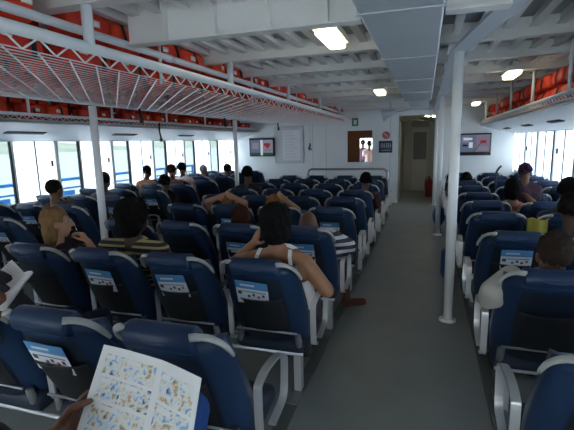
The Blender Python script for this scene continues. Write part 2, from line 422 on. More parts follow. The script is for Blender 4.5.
# ------------------------------------------------------------------ lights
def lamp(x, y, label, L=.54):
    l = empty('ceiling_light', (x, y, ZB - .013)); tag(l, label, 'light')
    MB().bx((-.03, -.2, .02), (.03, .2, .1), BEAMW).build('mounting', l)
    MB().bx((-.085, -L / 2, -.03), (.085, L / 2, .02), BEAMW).build('housing', l)
    MB().rbox((0, 0, -.052), (.13, L - .04, .045), .02, LAMPE).build('diffuser', l)
lamp(-.68, 3.22, 'lit fluorescent ceiling light nearest the camera, left of the duct')
lamp(-.70, 6.95, 'lit fluorescent ceiling light beyond the nearest one, left of the duct')
lamp(.95, 5.85, 'lit fluorescent ceiling light over the seats by the white windows')
lamp(1.0, 10.2, 'small far lit ceiling light above the wall television')
for x, nm in ((.02, 'left'), (.2, 'right')):
    l = empty('ceiling_light', (x, 12.3 , CZ + .018)); tag(l, 'small yellow lit lamp in the corridor ceiling, the %s one' % nm, 'light')
    MB().bx((-.07, -.1, -.02), (.07, .1, 0), BEAMW).build('housing', l); MB().rbox((0, 0, -.03), (.11, .16, .03), .01, LAMPY).build('diffuser', l)

# ------------------------------------------------------------------ racks
def zigzag(b, x, y0, y1, z0, z1, step, r=.0055):
    y = y0; up = True
    while y < y1:
        b.tube([(x, y, z1 if up else z0), (x, y + step / 2, z0 if up else z1)], r, WIRE, n=5, caps=False); up = not up; y += step / 2
rk = empty('luggage_rack', (-2.7, 6, 2.13)); tag(rk, 'white wire luggage rack hung over the middle seats, packed with life jackets', 'rack')
ox, oy, oz = rk.location
def L(p): return (p[0] - ox, p[1] - oy, p[2] - oz)
y0, y1 = .35, 11.35
MB().tube([L((-1.85, y0, 2.21)), L((-1.85, y1, 2.21))], .032, PIPE, n=14).build('front_rail', rk)
MB().tube([L((-3.55, y0, 2.13)), L((-3.55, y1, 2.13))], .022, PIPE, n=10).build('back_rail', rk)
m = MB(); xx = -1.87
while xx > -3.55: m.tube([L((xx, y0, 2.125)), L((xx, y1, 2.125))], .0032, WIRE, n=5, caps=False); xx -= .06
yy = y0 - 2.0                                            # diagonal wires, one from each node of the lattice edge
while yy < y1:
    xa, ya, xb, yb = -1.86, yy, -3.55, yy + 2.03
    if ya < y0: xa -= (y0 - ya) / 1.2; ya = y0
    if yb > y1: xb += (yb - y1) / 1.2; yb = y1
    m.tube([L((xa, ya, 2.119)), L((xb, yb, 2.119))], .0055, WIRE, n=5, caps=False); yy += .2
m.build('wire_shelf', rk)
z = MB(); zigzag(z, -1.85 - ox, y0 - oy, y1 - oy, 2.12 - oz, 2.19 - oz, .2); z.build('lattice_edge', rk)
for k in range(6):
    y = 2.09 + 1.88 * (k - 1) + .01
    if y < y0: y = .45
    MB().tube([L((-1.85, y, 2.21)), L((-1.85, y, ZB - .01))], .031 if k < 3 else .027, PIPE, n=14).build('hanger', rk)
for k in range(3):
    y = 3.02 + 1.88 * k
    MB().tube([L((-2.0, y, 2.13)), L((-2.0, y, ZB - .01))], .012, PIPE, n=8).build('rod', rk)
p = empty('ceiling_pipe', (-2.0, 5, 2.345)); tag(p, 'pale grey conduit pipe running above the rail of the middle rack', 'pipe')
MB().tube([(0, -4.6, 0), (0, 5.8, 0)], .026, PIPE, n=12).build('pipe_run', p)
MB().tube([(0, -2.35, 0), (.06, -2.3, .02), (.16, -2.3, .1), (.22, -2.3, .31)], .024, PIPE, n=10).build('branch', p)
for k in range(5): MB().tube([(0, -3.6 + 1.7 * k, 0), (0, -3.52 + 1.7 * k, 0)], .031, PIPE, n=12).build('coupling', p)
def wall_rack(x0, x1, y0, y1, label):
    cx = x1; r = empty('luggage_rack', (cx, (y0 + y1) / 2, 1.98)); tag(r, label, 'rack'); ox, oy, oz = r.location
    L = lambda p: (p[0] - ox, p[1] - oy, p[2] - oz); s = 1 if x1 > x0 else -1
    MB().tube([L((x1, y0, 2.06)), L((x1, y1, 2.06))], .02, PIPE, n=10).build('front_rail', r)
    m = MB(); n = int(abs(x1 - x0) / .05)
    for i in range(n + 1):
        xx = x0 + (x1 - x0) * i / n; m.tube([L((xx, y0, 2.0)), L((xx, y1, 2.0))], .004, WIRE, n=4, caps=False)
    yy = y0
    while yy < y1: m.tube([L((x0, yy, 1.995)), L((x1, yy, 1.995))], .005, WIRE, n=4, caps=False); yy += .13
    m.build('wire_shelf', r)
    z = MB(); zigzag(z, x1 - ox, y0 - oy, y1 - oy, 2.0 - oz, 2.05 - oz, .11); z.build('lattice_edge', r)
    yy = y0 + .45
    while yy < y1:
        MB().tube([L((x1, yy, 2.06)), L((x1, yy, ZD - .01))], .018, PIPE, n=10).build('hanger', r); yy += 1.47
wall_rack(XL + .01, XL + .8, .7, 11.3, 'white wire rack along the sea-side wall above the windows')
wall_rack(XR - .01, XR - .8, 1.3, 11.3, 'white wire rack along the wall above the white windows, beside the television')
def vent(x, y, z, rot, label):
    o = MB()
    o.rbox((0, 0, 0), (.075, .6, .012), .003, DARKV, seg=1, smooth=False)
    for k in range(5): o.bx((-.033 + k * .014, -.28, -.009), (-.025 + k * .014, .28, .008), RUBBER)
    ob = o.build('air_vent'); ob.location = (x, y, z); ob.rotation_euler = (0, rot, 0); tag(ob, label, 'vent')
an = math.atan2(.195, .72)
for k, y in enumerate((4.35, 6.3, 8.3)): vent(XL + .42, y, 1.852, -an, 'dark slotted air vent in the soffit above the sea windows, %s from the camera' % ORD[k])
for k, y in enumerate((6.6, 8.3, 10.2)): vent(XR - .42, y, 1.852, an, 'dark slotted air vent in the soffit above the white windows, %s from the camera' % ORD[k])

# ------------------------------------------------------------------ life jackets
def jacket_protos():
    out = []
    for k in range(4):
        rnd = random.Random(k); om = ORANGE if k % 2 == 0 else ORANGE2
        def fn(p, k=k): 
            w = .012 * math.sin(9 * p.x + k) + .012 * math.cos(11 * p.z + 2 * k)
            return V((p.x * (1 + .08 * math.sin(6 * p.z + k)), p.y + w, p.z + .012 * math.sin(10 * p.y + k)))
        b = MB(); b.rbox((0, -.055, .105), (.34, .105, .21), .045, om, fn=fn); b.rbox((0, .055, .10), (.33, .105, .20), .045, om, fn=fn)
        b.rbox((0, 0, .12), (.2, .17, .2), .05, om, fn=fn)
        s = MB(); xs = -.08 + .05 * k
        s.flatbar([(xs, -.12, .0), (xs, -.125, .1), (xs, -.10, .2), (xs, 0, .225), (xs, .10, .2), (xs, .125, .1), (xs, .12, 0)], .03, .006, STRAP)
        q = MB(); q.rbox((.09 - .06 * k, -.112, .13), (.07, .012, .05), .004, PATCH, seg=1); q2 = MB().rbox((.173, .03, .13), (.012, .06, .05), .004, PATCH, seg=1)
        out.append((b.mesh('life_jacket'), s.mesh('strap'), q.mesh('reflective_patch'), q2.mesh('reflective_patch')))
    return out
JP = jacket_protos()
def jacket(loc, rot, k, label, group):
    o = bpy.data.objects.new('life_jacket', JP[k][0]); o.scale = (1, .95, .80); COL.objects.link(o); o.location = loc; o.rotation_euler = rot
    tag(o, label, 'life jacket', group)
    for nm, me in (('strap', JP[k][1]), ('reflective_patch', JP[k][2]), ('reflective_patch', JP[k][3])):
        c = bpy.data.objects.new(nm, me); COL.objects.link(c); c.parent = o
rnd = random.Random(3)
JL = {'m': ('orange life jacket packed on the wire rack hung over the middle seats', 'life jackets on the middle rack'),
      'l': ('orange life jacket packed on the rack above the sea-side windows', 'life jackets on the sea-side wall rack'),
      'r': ('orange life jacket packed on the rack above the white windows', 'life jackets on the rack above the white windows')}
def fill(xs, gaps, z0, zs, key, skip=0.0):
    """jackets lie across the rack between the ceiling beams, one to three high"""
    for j, xx in enumerate(xs):
        for y in gaps:
            for li in range(zs[j]):
                if li and rnd.random() < skip: break
                jacket((xx + rnd.uniform(-.015, .015), y + rnd.uniform(-.02, .02), z0 + .192 * li), (rnd.uniform(-.03, .03), rnd.uniform(-.03, .03), PI / 2 + rnd.uniform(-.09, .09)), rnd.randrange(4), *JL[key])
GAP = []
for k in range(-2, 9):
    yb = 3.05 + .94 * k
    GAP += [yb + .265, yb + .655]
fill([-2.17, -2.46, -2.85, -3.25], [g for g in GAP if g > 1.2], 2.14, [2, 2, 1, 1], 'm', .08)
fill([-4.80, -5.12], [g for g in GAP if g > 3.2], 2.03, [1, 2], 'l', .1)
fill([1.46, 1.78], [g for g in GAP if g > 5.0], 2.03, [2, 2], 'r', .12)

# ------------------------------------------------------------------ seats
def seat_parts(arm_side):
    P = {}
    rec = lambda z: .26 * (1 - (z - .42) / .58)            # y of the back's rear surface at height z (0 at the top)
    b = MB(); W = .255
    def rear(u, v):
        z = .345 + .605 * v; x = (u * 2 - 1); wd = W * (.86 + .10 * math.sin(PI * min(1, v * 1.1)))
        return V((x * wd, rec(z) + .10 * abs(x) ** 3 - .0, z))
    nu, nv = 14, 10
    vs = []; fs = []
    for i in range(nu + 1):
        for j in range(nv + 1):
            vs.append(rear(i / nu, j / nv))
    n1 = len(vs)
    for i in range(nu + 1):
        for j in range(nv + 1):
            p = rear(i / nu, j / nv); x = i / nu * 2 - 1; p.y += .085 * (1 - .35 * x * x) + .0; vs.append(p)
    q = lambda i, j: i * (nv + 1) + j
    for i in range(nu):
        for j in range(nv):
            fs.append((q(i, j), q(i + 1, j), q(i + 1, j + 1), q(i, j + 1))); fs.append((n1 + q(i, j), n1 + q(i, j + 1), n1 + q(i + 1, j + 1), n1 + q(i + 1, j)))
    for j in range(nv): fs.append((q(0, j), q(0, j + 1), n1 + q(0, j + 1), n1 + q(0, j))); fs.append((q(nu, j), n1 + q(nu, j), n1 + q(nu, j + 1), q(nu, j + 1)))
    for i in range(nu): fs.append((q(i, 0), n1 + q(i, 0), n1 + q(i + 1, 0), q(i + 1, 0))); fs.append((q(i, nv), q(i + 1, nv), n1 + q(i + 1, nv), n1 + q(i, nv)))
    b.add(vs, fs, NAVY, True)
    P['backrest'] = b.mesh('backrest')
    bl = MB()                                             # dark shell panel let into the back
    bl.grid(lambda u, v: rear(.18 + .64 * u, .02 + .86 * v) + V((0, -.004, 0)), 8, 6, NAVYD)
    P['back_panel'] = bl.mesh('back_panel')
    h = MB()                                              # headrest roll
    prof = []
    N = 12; xs = [-.15, -.146, -.135, 0, .135, .146, .15]; sc_ = [.6, .88, 1, 1, 1, .88, .6]
    vs = []; fs = []
    for x, s_ in zip(xs, sc_):
        for k in range(N):
            a = 2 * PI * k / N; vs.append((x, .078 + .053 * s_ * math.cos(a), .949 + .054 * s_ * math.sin(a)))
    for i in range(len(xs) - 1):
        for k in range(N): fs.append((i * N + k, i * N + (k + 1) % N, (i + 1) * N + (k + 1) % N, (i + 1) * N + k))
    fs += [tuple(range(N)), tuple((len(xs) - 1) * N + k for k in range(N))]
    h.add(vs, fs, NAVY, True); P['headrest'] = h.mesh('headrest')
    for s in (-1, 1):
        g = MB(); pts = []
        for t in [i / 9 for i in range(10)]:
            a = t * PI / 2
            pts.append(V((s * (.145 + .10 * math.sin(a)), (.025 + .135 * t), .986 - .115 * (1 - math.cos(a)) - .0)))
        g.tube(pts, [(.010, .019)] * 8 + [(.009, .017), (.008, .012)], GREYP, n=10, flat=(0, -.4, 1))
        P['handle%d' % s] = g.mesh('handle')
    pk = MB()
    pk.grid(lambda u, v: rear(.2 + .6 * u, .2 + .46 * v) + V((0, -.008 - .030 * v * math.sin(PI * u) ** .5 if 0 < u < 1 else -.008, 0)), 10, 5, NET)
    pk.grid(lambda u, v: rear(.2 + .6 * u, .655 + .02 * v) + V((0, -.012 - .030 * math.sin(PI * u) ** .5 if 0 < u < 1 else -.008, 0)), 10, 1, RUBBER)
    P['pocket'] = pk.mesh('pocket')
    cu = MB(); cu.rbox((0, .465, .395), (.47, .42, .11), .045, CUSH, rot=Matrix.Rotation(R(5), 3, 'X')); P['seat_cushion'] = cu.mesh('seat_cushion')
    cb = MB(); cb.tube([(-.2, .215, .50), (.2, .215, .50)], .007, STEEL, n=6); P['bar'] = cb.mesh('crossbar')
    for s in (-1, 1):
        e = MB(); e.tube([(s * .19, .26, .47), (s * .195, .27, .40), (s * .195, .33, .365), (s * .195, .40, .375)], .021, HINGE, n=8); P['hinge%d' % s] = e.mesh('hinge')
    return P
def arm_mesh(x):
    a = MB()
    pts = [(x, .37, .385), (x, .322, .40), (x, .312, .47), (x, .308, .63), (x, .325, .662), (x, .40, .682), (x, .52, .676), (x, .61, .65), (x, .648, .615), (x, .655, .57), (x, .642, .45), (x, .60, .405), (x, .46, .378)]
    pts = [V(p) for p in pts]; sm = []                     # rounded bends
    for i in range(len(pts) - 1):
        p0, p1, p2, p3 = pts[max(i - 1, 0)], pts[i], pts[i + 1], pts[min(i + 2, len(pts) - 1)]
        for q in range(4):
            t = q / 4; sm.append(.5 * ((2 * p1) + (p2 - p0) * t + (2 * p0 - 5 * p1 + 4 * p2 - p3) * t * t + (3 * p1 - p0 - 3 * p2 + p3) * t ** 3))
    sm.append(pts[-1])
    a.flatbar(sm, .036, .012, ALU); return a.mesh('armrest')
SP = seat_parts(1); ARM_R = arm_mesh(.2775); ARM_L = arm_mesh(-.2775)
GRP = {'mid': 'seats of the middle block', 'left': 'seats of the block by the sea windows', 'right': 'seats of the block by the white windows'}
def seat(x, y, label, group, arms):
    s = empty('ferry_seat', (x, y, 0)); tag(s, label, 'seat', group)
    for nm, me in (('backrest', SP['backrest']), ('back_panel', SP['back_panel']), ('headrest', SP['headrest']), ('handle', SP['handle-1']), ('handle', SP['handle1']), ('pocket', SP['pocket']), ('seat_cushion', SP['seat_cushion']), ('crossbar', SP['bar']), ('hinge', SP['hinge-1']), ('hinge', SP['hinge1'])):
        o = bpy.data.objects.new(nm, me); COL.objects.link(o); o.parent = back if nm in ('back_panel', 'pocket', 'crossbar') else s
        if nm == 'backrest': back = o
    for me in arms:
        o = bpy.data.objects.new('armrest', me); COL.objects.link(o); o.parent = s
    return s
def bench(x0, x1, y, legs, label, group):
    f = empty('seat_beam', ((x0 + x1) / 2, y + .40, 0)); tag(f, label, 'seat frame', group); cx = (x0 + x1) / 2
    MB().rbox((0, 0, .355), (x1 - x0, .05, .04), .008, STEEL, seg=2, smooth=False).tube([(x0 - cx, -.135, .342), (x1 - cx, -.135, .342)], .011, ALU, n=8).build('beam', f)
    for lx in legs:
        g = MB(); g.bx((lx - cx - .024, -.03, .02), (lx - cx + .024, .03, .34), ALU); g.bx((lx - cx - .04, -.17, .013), (lx - cx + .04, .2, .024), HINGE); g.build('leg', f)
MIDX = [-.91, -1.470, -2.03, -2.59]; LEFX = [-3.96, -4.525, -5.09]; RIGX = [.635, 1.195, 1.755]
MIDY = [1.19, 2.11, 3.09, 4.12, 4.93, 5.70, 6.53, 7.32, 8.12]
LEFY = [2.1, 2.95, 3.78, 4.6, 5.42, 6.24, 7.06, 7.88, 8.7, 9.5]
RIGY = [1.36, 2.26, 3.21, 4.08, 4.83, 5.60, 6.42, 7.22, 8.05, 8.9]
PL = {'mid': ['beside the main aisle', 'second from the main aisle', 'third from the main aisle', 'farthest from the main aisle'],
      'left': ['on the side of the middle block', 'in the middle', 'beside the sea windows'],
      'right': ['beside the main aisle', 'in the middle', 'beside the white windows']}
NM = {'mid': 'middle', 'left': 'sea-side', 'right': 'TV-side'}
def block(key, X, Yl, legs):
    for r, y in enumerate(Yl):
        for k, x in enumerate(X):
            arms = []
            lastr = max(X) == x; lastl = min(X) == x
            arms = [ARM_R] + ([ARM_L] if lastl else [])
            seat(x, y, 'navy padded seat, %s row of %s block, %s' % (ORD[r], NM[key], PL[key][k]), GRP[key], arms)
        bench(min(X) - .22, max(X) + .22, y, legs, 'steel beam carrying the %s row of seats in the %s block' % (ORD[r], NM[key]), 'seat beams of the %s block' % NM[key])
block('mid', MIDX, MIDY, [-.76, -1.74, -2.7]); block('left', LEFX, LEFY, [-3.9, -5.1]); block('right', RIGX, RIGY, [.50, 1.6])
seat(-.91, .25, 'navy padded ferry seat under the comic reader, behind the first row', GRP['mid'], [ARM_R])
bench(-1.15, -.65, .25, [-.76], 'short steel beam carrying the seat of the comic reader', None)

# railing before the bulkhead
r = empty('grab_rail', (-1.6, 9.35, 0)); tag(r, 'grey steel grab rail behind the last row of the middle seats', 'railing')
MB().tube([(-.92, 0, 0), (-.92, 0, .96), (-.90, 0, 1.02), (-.84, 0, 1.05), (.76, 0, 1.05), (.82, 0, 1.02), (.84, 0, .96), (.84, 0, 0)], .024, STEEL, n=10).build('tube', r)
MB().tube([(-.92, 0, .55), (.84, 0, .55)], .014, STEEL, n=8).build('lower_rail', r)

# safety cards in pockets (thing of their own)
def card_mesh(v):
    b = MB(); w, h, t = .2, .17, .0012
    b.bx((-w / 2, -t, -h), (w / 2, t, -.055), CARDW); b.bx((-w / 2, -t * 1.0, -.055), (w / 2, t * 1.0, 0), CARDB)
    b.bx((-w / 2 + .01, -t * 2, -.10), (-w / 2 + .035, t, -.075), CARDK); 
    for k in range(4): b.bx((-.03 + k * .03, -t * 2, -.118 + .012 * (k % 2)), (-.014 + k * .03, t, -.1 + .012 * (k % 2)), CARDK if (k + v) % 3 else CARDR)
    b.bx((-.06, -t * 2, -.078), (.085, t, -.074), CARDK); b.bx((-.07, -t * 2, -.035), (.02, t, -.022), CARDW)
    return b.mesh('safety_card')
CM = [card_mesh(0), card_mesh(1)]
def card(x, y, dx, top, tilt, label, k=0):
    o = bpy.data.objects.new('safety_card', CM[k]); COL.objects.link(o)
    yy = y + .26 * (1 - (top - .42) / .58)
    o.location = (x + dx, yy - .016, top); o.rotation_euler = (math.atan2(.26, .58) - R(2), tilt, 0)
    tag(o, label, 'safety card', 'safety cards in the seat pockets')
def sc_label(r, key, k): return 'white and blue safety card, %s row %s-block seat, %s' % (ORD[r], NM[key], PL[key][k])
cards = [(0, 1, -.0, .86, .03), (1, 0, -.02, .87, .06), (1, 1, .0, .87, -.05), (1, 2, .02, .86, .04), (2, 0, .0, .86, .0), (2, 1, 0, .84, .05), (3, 0, 0, .84, .0), (3, 1, .0, .83, .0), (4, 1, .0, .83, 0), (3, 2, 0, .84, .03)]
for r, k, dx, top, tl in cards: card(MIDX[k], MIDY[r], dx, top, tl, sc_label(r, 'mid', k), (r + k) % 2)
for r, k, dx, top, tl in [(2, 0, .0, .87, -.02), (4, 0, .04, .84, 0), (3, 1, 0, .84, 0), (5, 1, 0, .84, 0)]: card(RIGX[k], RIGY[r], dx, top, tl, sc_label(r, 'right', k))
for r, k in [(1, 0), (2, 0), (2, 1), (3, 0), (4, 0)]: card(LEFX[k], LEFY[r], 0, .85, 0, sc_label(r, 'left', k))

# ------------------------------------------------------------------ things on the front wall
def tv(x0, x1, z0, z1, label, split):
    t = empty('television', ((x0 + x1) / 2, YB, (z0 + z1) / 2)); tag(t, label, 'television'); w, h = x1 - x0, z1 - z0; y = -.13
    MB().rbox((0, y + .05, 0), (w, .07, h), .01, BLACK).build('casing', t)
    MB().bx((-.12, -.05, -.1), (.12, 0, .1), BLACK).build('wall_bracket', t)
    s = MB(); yy = y + .013; q = lambda a, b_, c_, d_, m_, e=0: s.bx((w * a - w / 2, yy - e, h * c_ - h / 2), (w * b_ - w / 2, yy + .002, h * d_ - h / 2), m_)
    if split:
        q(.05, .46, .2, .9, SCR1); q(.05, .46, .06, .2, SCR6); q(.12, .38, .4, .75, SCR2, .001); q(.46, .55, .06, .9, SCR3); q(.55, .95, .2, .9, SCR2); q(.55, .95, .06, .2, SCR6); q(.6, .85, .55, .72, SCR4, .001); q(.68, .8, .45, .6, SCR4, .001); q(.62, .9, .28, .4, SCR5, .001)
    else:
        q(.04, .52, .16, .94, SCR1); q(.52, .96, .16, .94, SCR5); q(.08, .3, .6, .85, SCR2, .001); q(.3, .42, .35, .6, SCR3, .001); q(.1, .26, .42, .5, SCR7, .001); q(.66, .84, .55, .68, SCR4, .001); q(.12, .4, .7, .8, SCR3, .0012); q(.62, .9, .22, .4, SCR2, .001)
        a, b_ = V((w * .45 - w / 2, yy - .002, h * .16 - h / 2)), V((w * .68 - w / 2, yy - .002, h * .58 - h / 2)); s.tube([a, b_], .006, SCR7, n=5)
    s.build('screen', t)
tv(-4.86, -4.10, 1.28, 1.80, 'wall television showing a split picture, beside the white notice board', True)
tv(.80, 1.52, 1.24, 1.78, 'wall television showing a blue and pink picture, beside the white windows', False)
n = empty('notice_board', (-3.68, YB, 1.58)); tag(n, 'pale framed notice board on the front wall beside the split television', 'notice board')
MB().bx((-.42, -.03, -.5), (.42, 0, .52), BOARD).build('board', n)
f = MB(); 
for sx in (-.42, .40): f.bx((sx, -.04, -.5), (sx + .02, 0, .52), SOFF)
for sz in (-.5, .50): f.bx((-.42, -.04, sz), (.42, 0, sz + .02), SOFF)
f.build('frame', n)
pp = MB(); pp.bx((-.19, -.034, -.42), (.33, -.03, .42), CARDW)
for k in range(9): pp.bx((-.12, -.036, .34 - k * .085), (.12 + .12 * ((k * 7) % 3) / 2, -.034, .352 - k * .085), PAPERG)
pp.build('notice', n)
s = empty('wall_sign', (-1.01, YB, 1.49)); tag(s, 'dark blue square sign with white lettering beside the corridor opening', 'sign')
MB().rbox((0, -.012, 0), (.35, .02, .31), .006, SIGNB).build('panel', s)
lt = MB()
for k, wd in enumerate((.022, .03, .018, .03, .02, .03)): 
    x = -.12 + k * .047; lt.bx((x, -.026, -.03), (x + .012, -.021, .09), SIGNW)
    if k % 2: lt.bx((x, -.026, .02), (x + wd, -.021, .034), SIGNW)
    if k % 3 == 0: lt.bx((x, -.026, .078), (x + wd, -.021, .09), SIGNW)
lt.bx((-.11, -.026, -.095), (.13, -.021, -.085), SIGNW)
lt.build('lettering', s)
s = empty('round_sign', (-1.0, YB, 1.79)); tag(s, 'small round red sign on the wall above the blue sign', 'sign')
MB().tube([(0, 0, 0), (0, -.015, 0)], .1, SIGNR, n=24, smooth=False).build('disc', s)
MB().box((0, -.018, 0), (.12, .006, .022), SIGNW, Matrix.Rotation(R(40), 3, 'Y')).build('bar', s)
s = empty('exit_sign', (-1.72, 11.0, 2.13)); tag(s, 'small green sign at the far end of the middle rack', 'sign')
MB().rbox((0, 0, 0), (.16, .02, .2), .004, GREENS).build('panel', s); MB().bx((-.03, -.014, -.06), (.04, -.011, .05), SIGNW).build('symbol', s)
MB().tube([(0, 0, .1), (0, 0, .3)], .008, PIPE, n=6).build('rod', s)
s = empty('wall_sign', (.73, YB, 2.06)); tag(s, 'small dark sign with white marks high above the television', 'sign')
MB().rbox((0, -.012, 0), (.2, .02, .2), .005, BLACK).build('panel', s)
lt = MB(); 
for x in (-.05, -.005, .04): lt.bx((x, -.027, -.05), (x + .014, -.022, .05), SIGNW)
lt.bx((-.05, -.027, .04), (.054, -.022, .055), SIGNW); lt.build('lettering', s)
s = empty('hook', (-3.07, YB, 1.52)); tag(s, 'dark hook hanging on a thin cord on the front wall right of the notice board', 'hook')
MB().tube([(0, -.02, .08), (0, -.02, .75)], .006, SOFF, n=6).build('cord', s)
MB().tube([(0, -.02, .1), (0, -.03, .02), (-.04, -.03, -.03), (-.02, -.03, -.07), (.04, -.03, -.05)], .024, HINGE, n=8).build('hook_body', s)
x = empty('fire_extinguisher', (.13, 13.1, 0)); tag(x, 'dark red fire extinguisher on the corridor floor by the wall', 'fire extinguisher')
MB().tube([(0, 0, 0), (0, 0, .02), (0, 0, .42), (0, 0, .50), (0, 0, .54)], [.10, .115, .115, .08, .03], REDX, n=20).build('cylinder', x)
MB().tube([(0, 0, .54), (0, 0, .60)], .025, BLACK, n=10).build('valve', x); MB().tube([(0, 0, .58), (-.09, -.02, .56), (-.12, -.02, .4), (-.11, -.02, .2)], .012, BLACK, n=8).build('hose', x)
# dangling straps under the racks
def strap(x, y, z, L, label):
    o = MB().flatbar([(0, 0, 0), (0, -.01, -L * .5), (.01, .01, -L)], .035, .006, STRAP).rbox((.01, .01, -L - .03), (.05, .03, .06), .01, BLACK).build('hanging_strap')
    o.location = (x, y, z); tag(o, label, 'strap')
strap(XL + .82, 6.75, 2.06, .28, 'black strap dangling from the rack above the sea windows')
strap(-3.5, 4.75, 2.12, .12, 'short black strap hanging under the middle rack beside the nearer post')
strap(-3.5, 7.2, 2.12, .10, 'short black strap hanging under the middle rack near the farther post')
strap(-3.3, 9.6, 2.12, .12, 'short black strap under the far end of the middle rack')
# bags
b = empty('blue_bag', (.30, 5.35, 0)); tag(b, 'blue cloth bag on the floor behind the nearest aisle post', 'bag')
MB().rbox((0, 0, .17), (.16, .26, .34), .06, BAGB).build('bag_body', b); MB().tube([(0, -.07, .33), (0, -.05, .42), (0, .05, .42), (0, .07, .33)], .008, BAGB, n=6).build('handle', b)
b = empty('blue_bag', (.28, 8.6, 0)); tag(b, 'round dark blue bag by the second aisle post', 'bag')
MB().ell((0, 0, .2), (.12, .16, .2), BAGB).build('bag_body', b); MB().tube([(0, -.07, .36), (0, 0, .48), (0, .07, .36)], .01, BLACK, n=6).build('handle', b)
u = empty('umbrella', (1.02, 7.08, .60)); tag(u, 'black curved umbrella handle sticking up behind the seats below the television', 'umbrella')
MB().tube([(0, 0, 0), (.0, 0, .42), (0, 0, .52), (.015, 0, .57), (.04, 0, .61), (.07, 0, .64)], .016, BLACK, n=8).build('handle', u)
MB().tube([(0, 0, -.6), (0, 0, 0)], [.02, .04], BLACK, n=8).build('folded_canopy', u)
c = MB().grid(lambda u_, v_: (u_ * .16 - .08, -.035 + .1 * v_ if v_ < .4 else .005 + .02 * math.sin(8 * u_), (.0 if v_ < .4 else -.25 * (v_ - .4)) + .012 * math.sin(7 * u_)), 8, 8, YELLOW)
c.grid(lambda u_, v_: (u_ * .15 - .075, -.02 + .01 * math.sin(9 * u_), -.2 * v_), 8, 6, YELLOW)
o = c.build('yellow_cloth'); o.location = (.93, 4.06, .96); tag(o, 'yellow cloth hanging over the edge of a navy seat by the white windows', 'cloth')

# ------------------------------------------------------------------ people
class Body:
    def __init__(s): s.p = []
    def cap(s, a, b_, ra, rb, t): s.p.append(('c', V(a), V(b_), ra, rb, t)); return s
    def ell(s, c, r, t, rot=None): s.p.append(('e', V(c), r, rot or Matrix.Identity(3), 0, t)); return s
    def raw(s):
        b = MB()
        for k, A, B, ra, rb, t in s.p:
            if k == 'c':
                d = (B - A); L_ = d.length or 1e-6; dn = d / L_; pts = []; rs = []
                for th in (-.999, -.8, -.45, 0): pts.append(A + dn * (ra * th)); rs.append(ra * math.sqrt(max(0, 1 - th * th)) + 1e-4)
                for th in (0, .45, .8, .999): pts.append(B + dn * (rb * th)); rs.append(rb * math.sqrt(max(0, 1 - th * th)) + 1e-4)
                b.tube(pts, rs, WHITE, n=12)
            else: b.ell(A, B, WHITE, rot=ra, n=16)
        return b
    def tags(s, P):
        best = np.full(len(P), 1e9); idx = np.zeros(len(P), int); names = []
        for i, (k, A, B, ra, rb, t) in enumerate(s.p):
            if k == 'c':
                a = np.array(A); d = np.array(B) - a; h = np.clip(((P - a) @ d) / max(d @ d, 1e-9), 0, 1); dist = np.linalg.norm(P - a - h[:, None] * d, axis=1) - (ra + (rb - ra) * h)
            else:
                q = (P - np.array(A)) @ np.array(ra); rr = np.array(B); kk = np.linalg.norm(q / rr, axis=1); dist = (kk - 1) * rr.min()
            m_ = dist < best; best[m_] = dist[m_]; idx[m_] = i
        return [s.p[i][5] for i in idx]
def remesh(mb, voxel, smooth=4):
    me = mb.mesh('tmp'); o = bpy.data.objects.new('tmp', me); COL.objects.link(o)
    m_ = o.modifiers.new('r', 'REMESH'); m_.mode = 'VOXEL'; m_.voxel_size = voxel; m_.use_smooth_shade = True
    s_ = o.modifiers.new('s', 'SMOOTH'); s_.factor = .5; s_.iterations = smooth
    dg = bpy.context.evaluated_depsgraph_get(); dg.update()
    out = bpy.data.meshes.new_from_object(o.evaluated_get(dg)); bpy.data.objects.remove(o); bpy.data.meshes.remove(me)
    out.materials.clear()
    return out
SKINS = {}
def skin(col):
    if col not in SKINS: SKINS[col] = mat('skin_%d' % len(SKINS), col, .5, noise=.06, nscale=12)
    return SKINS[col]
CL = {}
def cloth(col, hair=False):
    k = (col, hair)
    if k not in CL: CL[k] = mat(spec=.12 if hair else .3, name=('hair_%d' if hair else 'cloth_%d') % len(CL), col=col, rough=.85 if hair else .8, noise=.3 if hair else .1, nscale=40 if hair else 15, bump=.6 if hair else .15, bscale=130 if hair else 90)
    return CL[k]
def stripes(cols, scale, off=0):
    m = bpy.data.materials.new('striped_cloth'); m.use_nodes = True; nt = m.node_tree; b = nt.nodes['Principled BSDF']; b.inputs['Roughness'].default_value = .8
    tc = nt.nodes.new('ShaderNodeTexCoord'); sx = nt.nodes.new('ShaderNodeSeparateXYZ'); nt.links.new(tc.outputs['Object'], sx.inputs[0])
    ma = nt.nodes.new('ShaderNodeMath'); ma.operation = 'MULTIPLY_ADD'; ma.inputs[1].default_value = scale; ma.inputs[2].default_value = off; nt.links.new(sx.outputs['Z'], ma.inputs[0])
    fr = nt.nodes.new('ShaderNodeMath'); fr.operation = 'FRACT'; nt.links.new(ma.outputs[0], fr.inputs[0])
    cr = nt.nodes.new('ShaderNodeValToRGB'); cr.color_ramp.interpolation = 'CONSTANT'
    while len(cr.color_ramp.elements) < len(cols): cr.color_ramp.elements.new(.5)
    for e, (p, c) in zip(cr.color_ramp.elements, cols): e.position = p; e.color = (*c, 1)
    nt.links.new(fr.outputs[0], cr.inputs[0]); nt.links.new(cr.outputs[0], b.inputs['Base Color'])
    return m
EYEW = mat('eye_white', (.42, .38, .35), .4); EYED = mat('eye_dark', (.02, .012, .01), .2); LIP = mat('lip', (.32, .09, .07), .5)
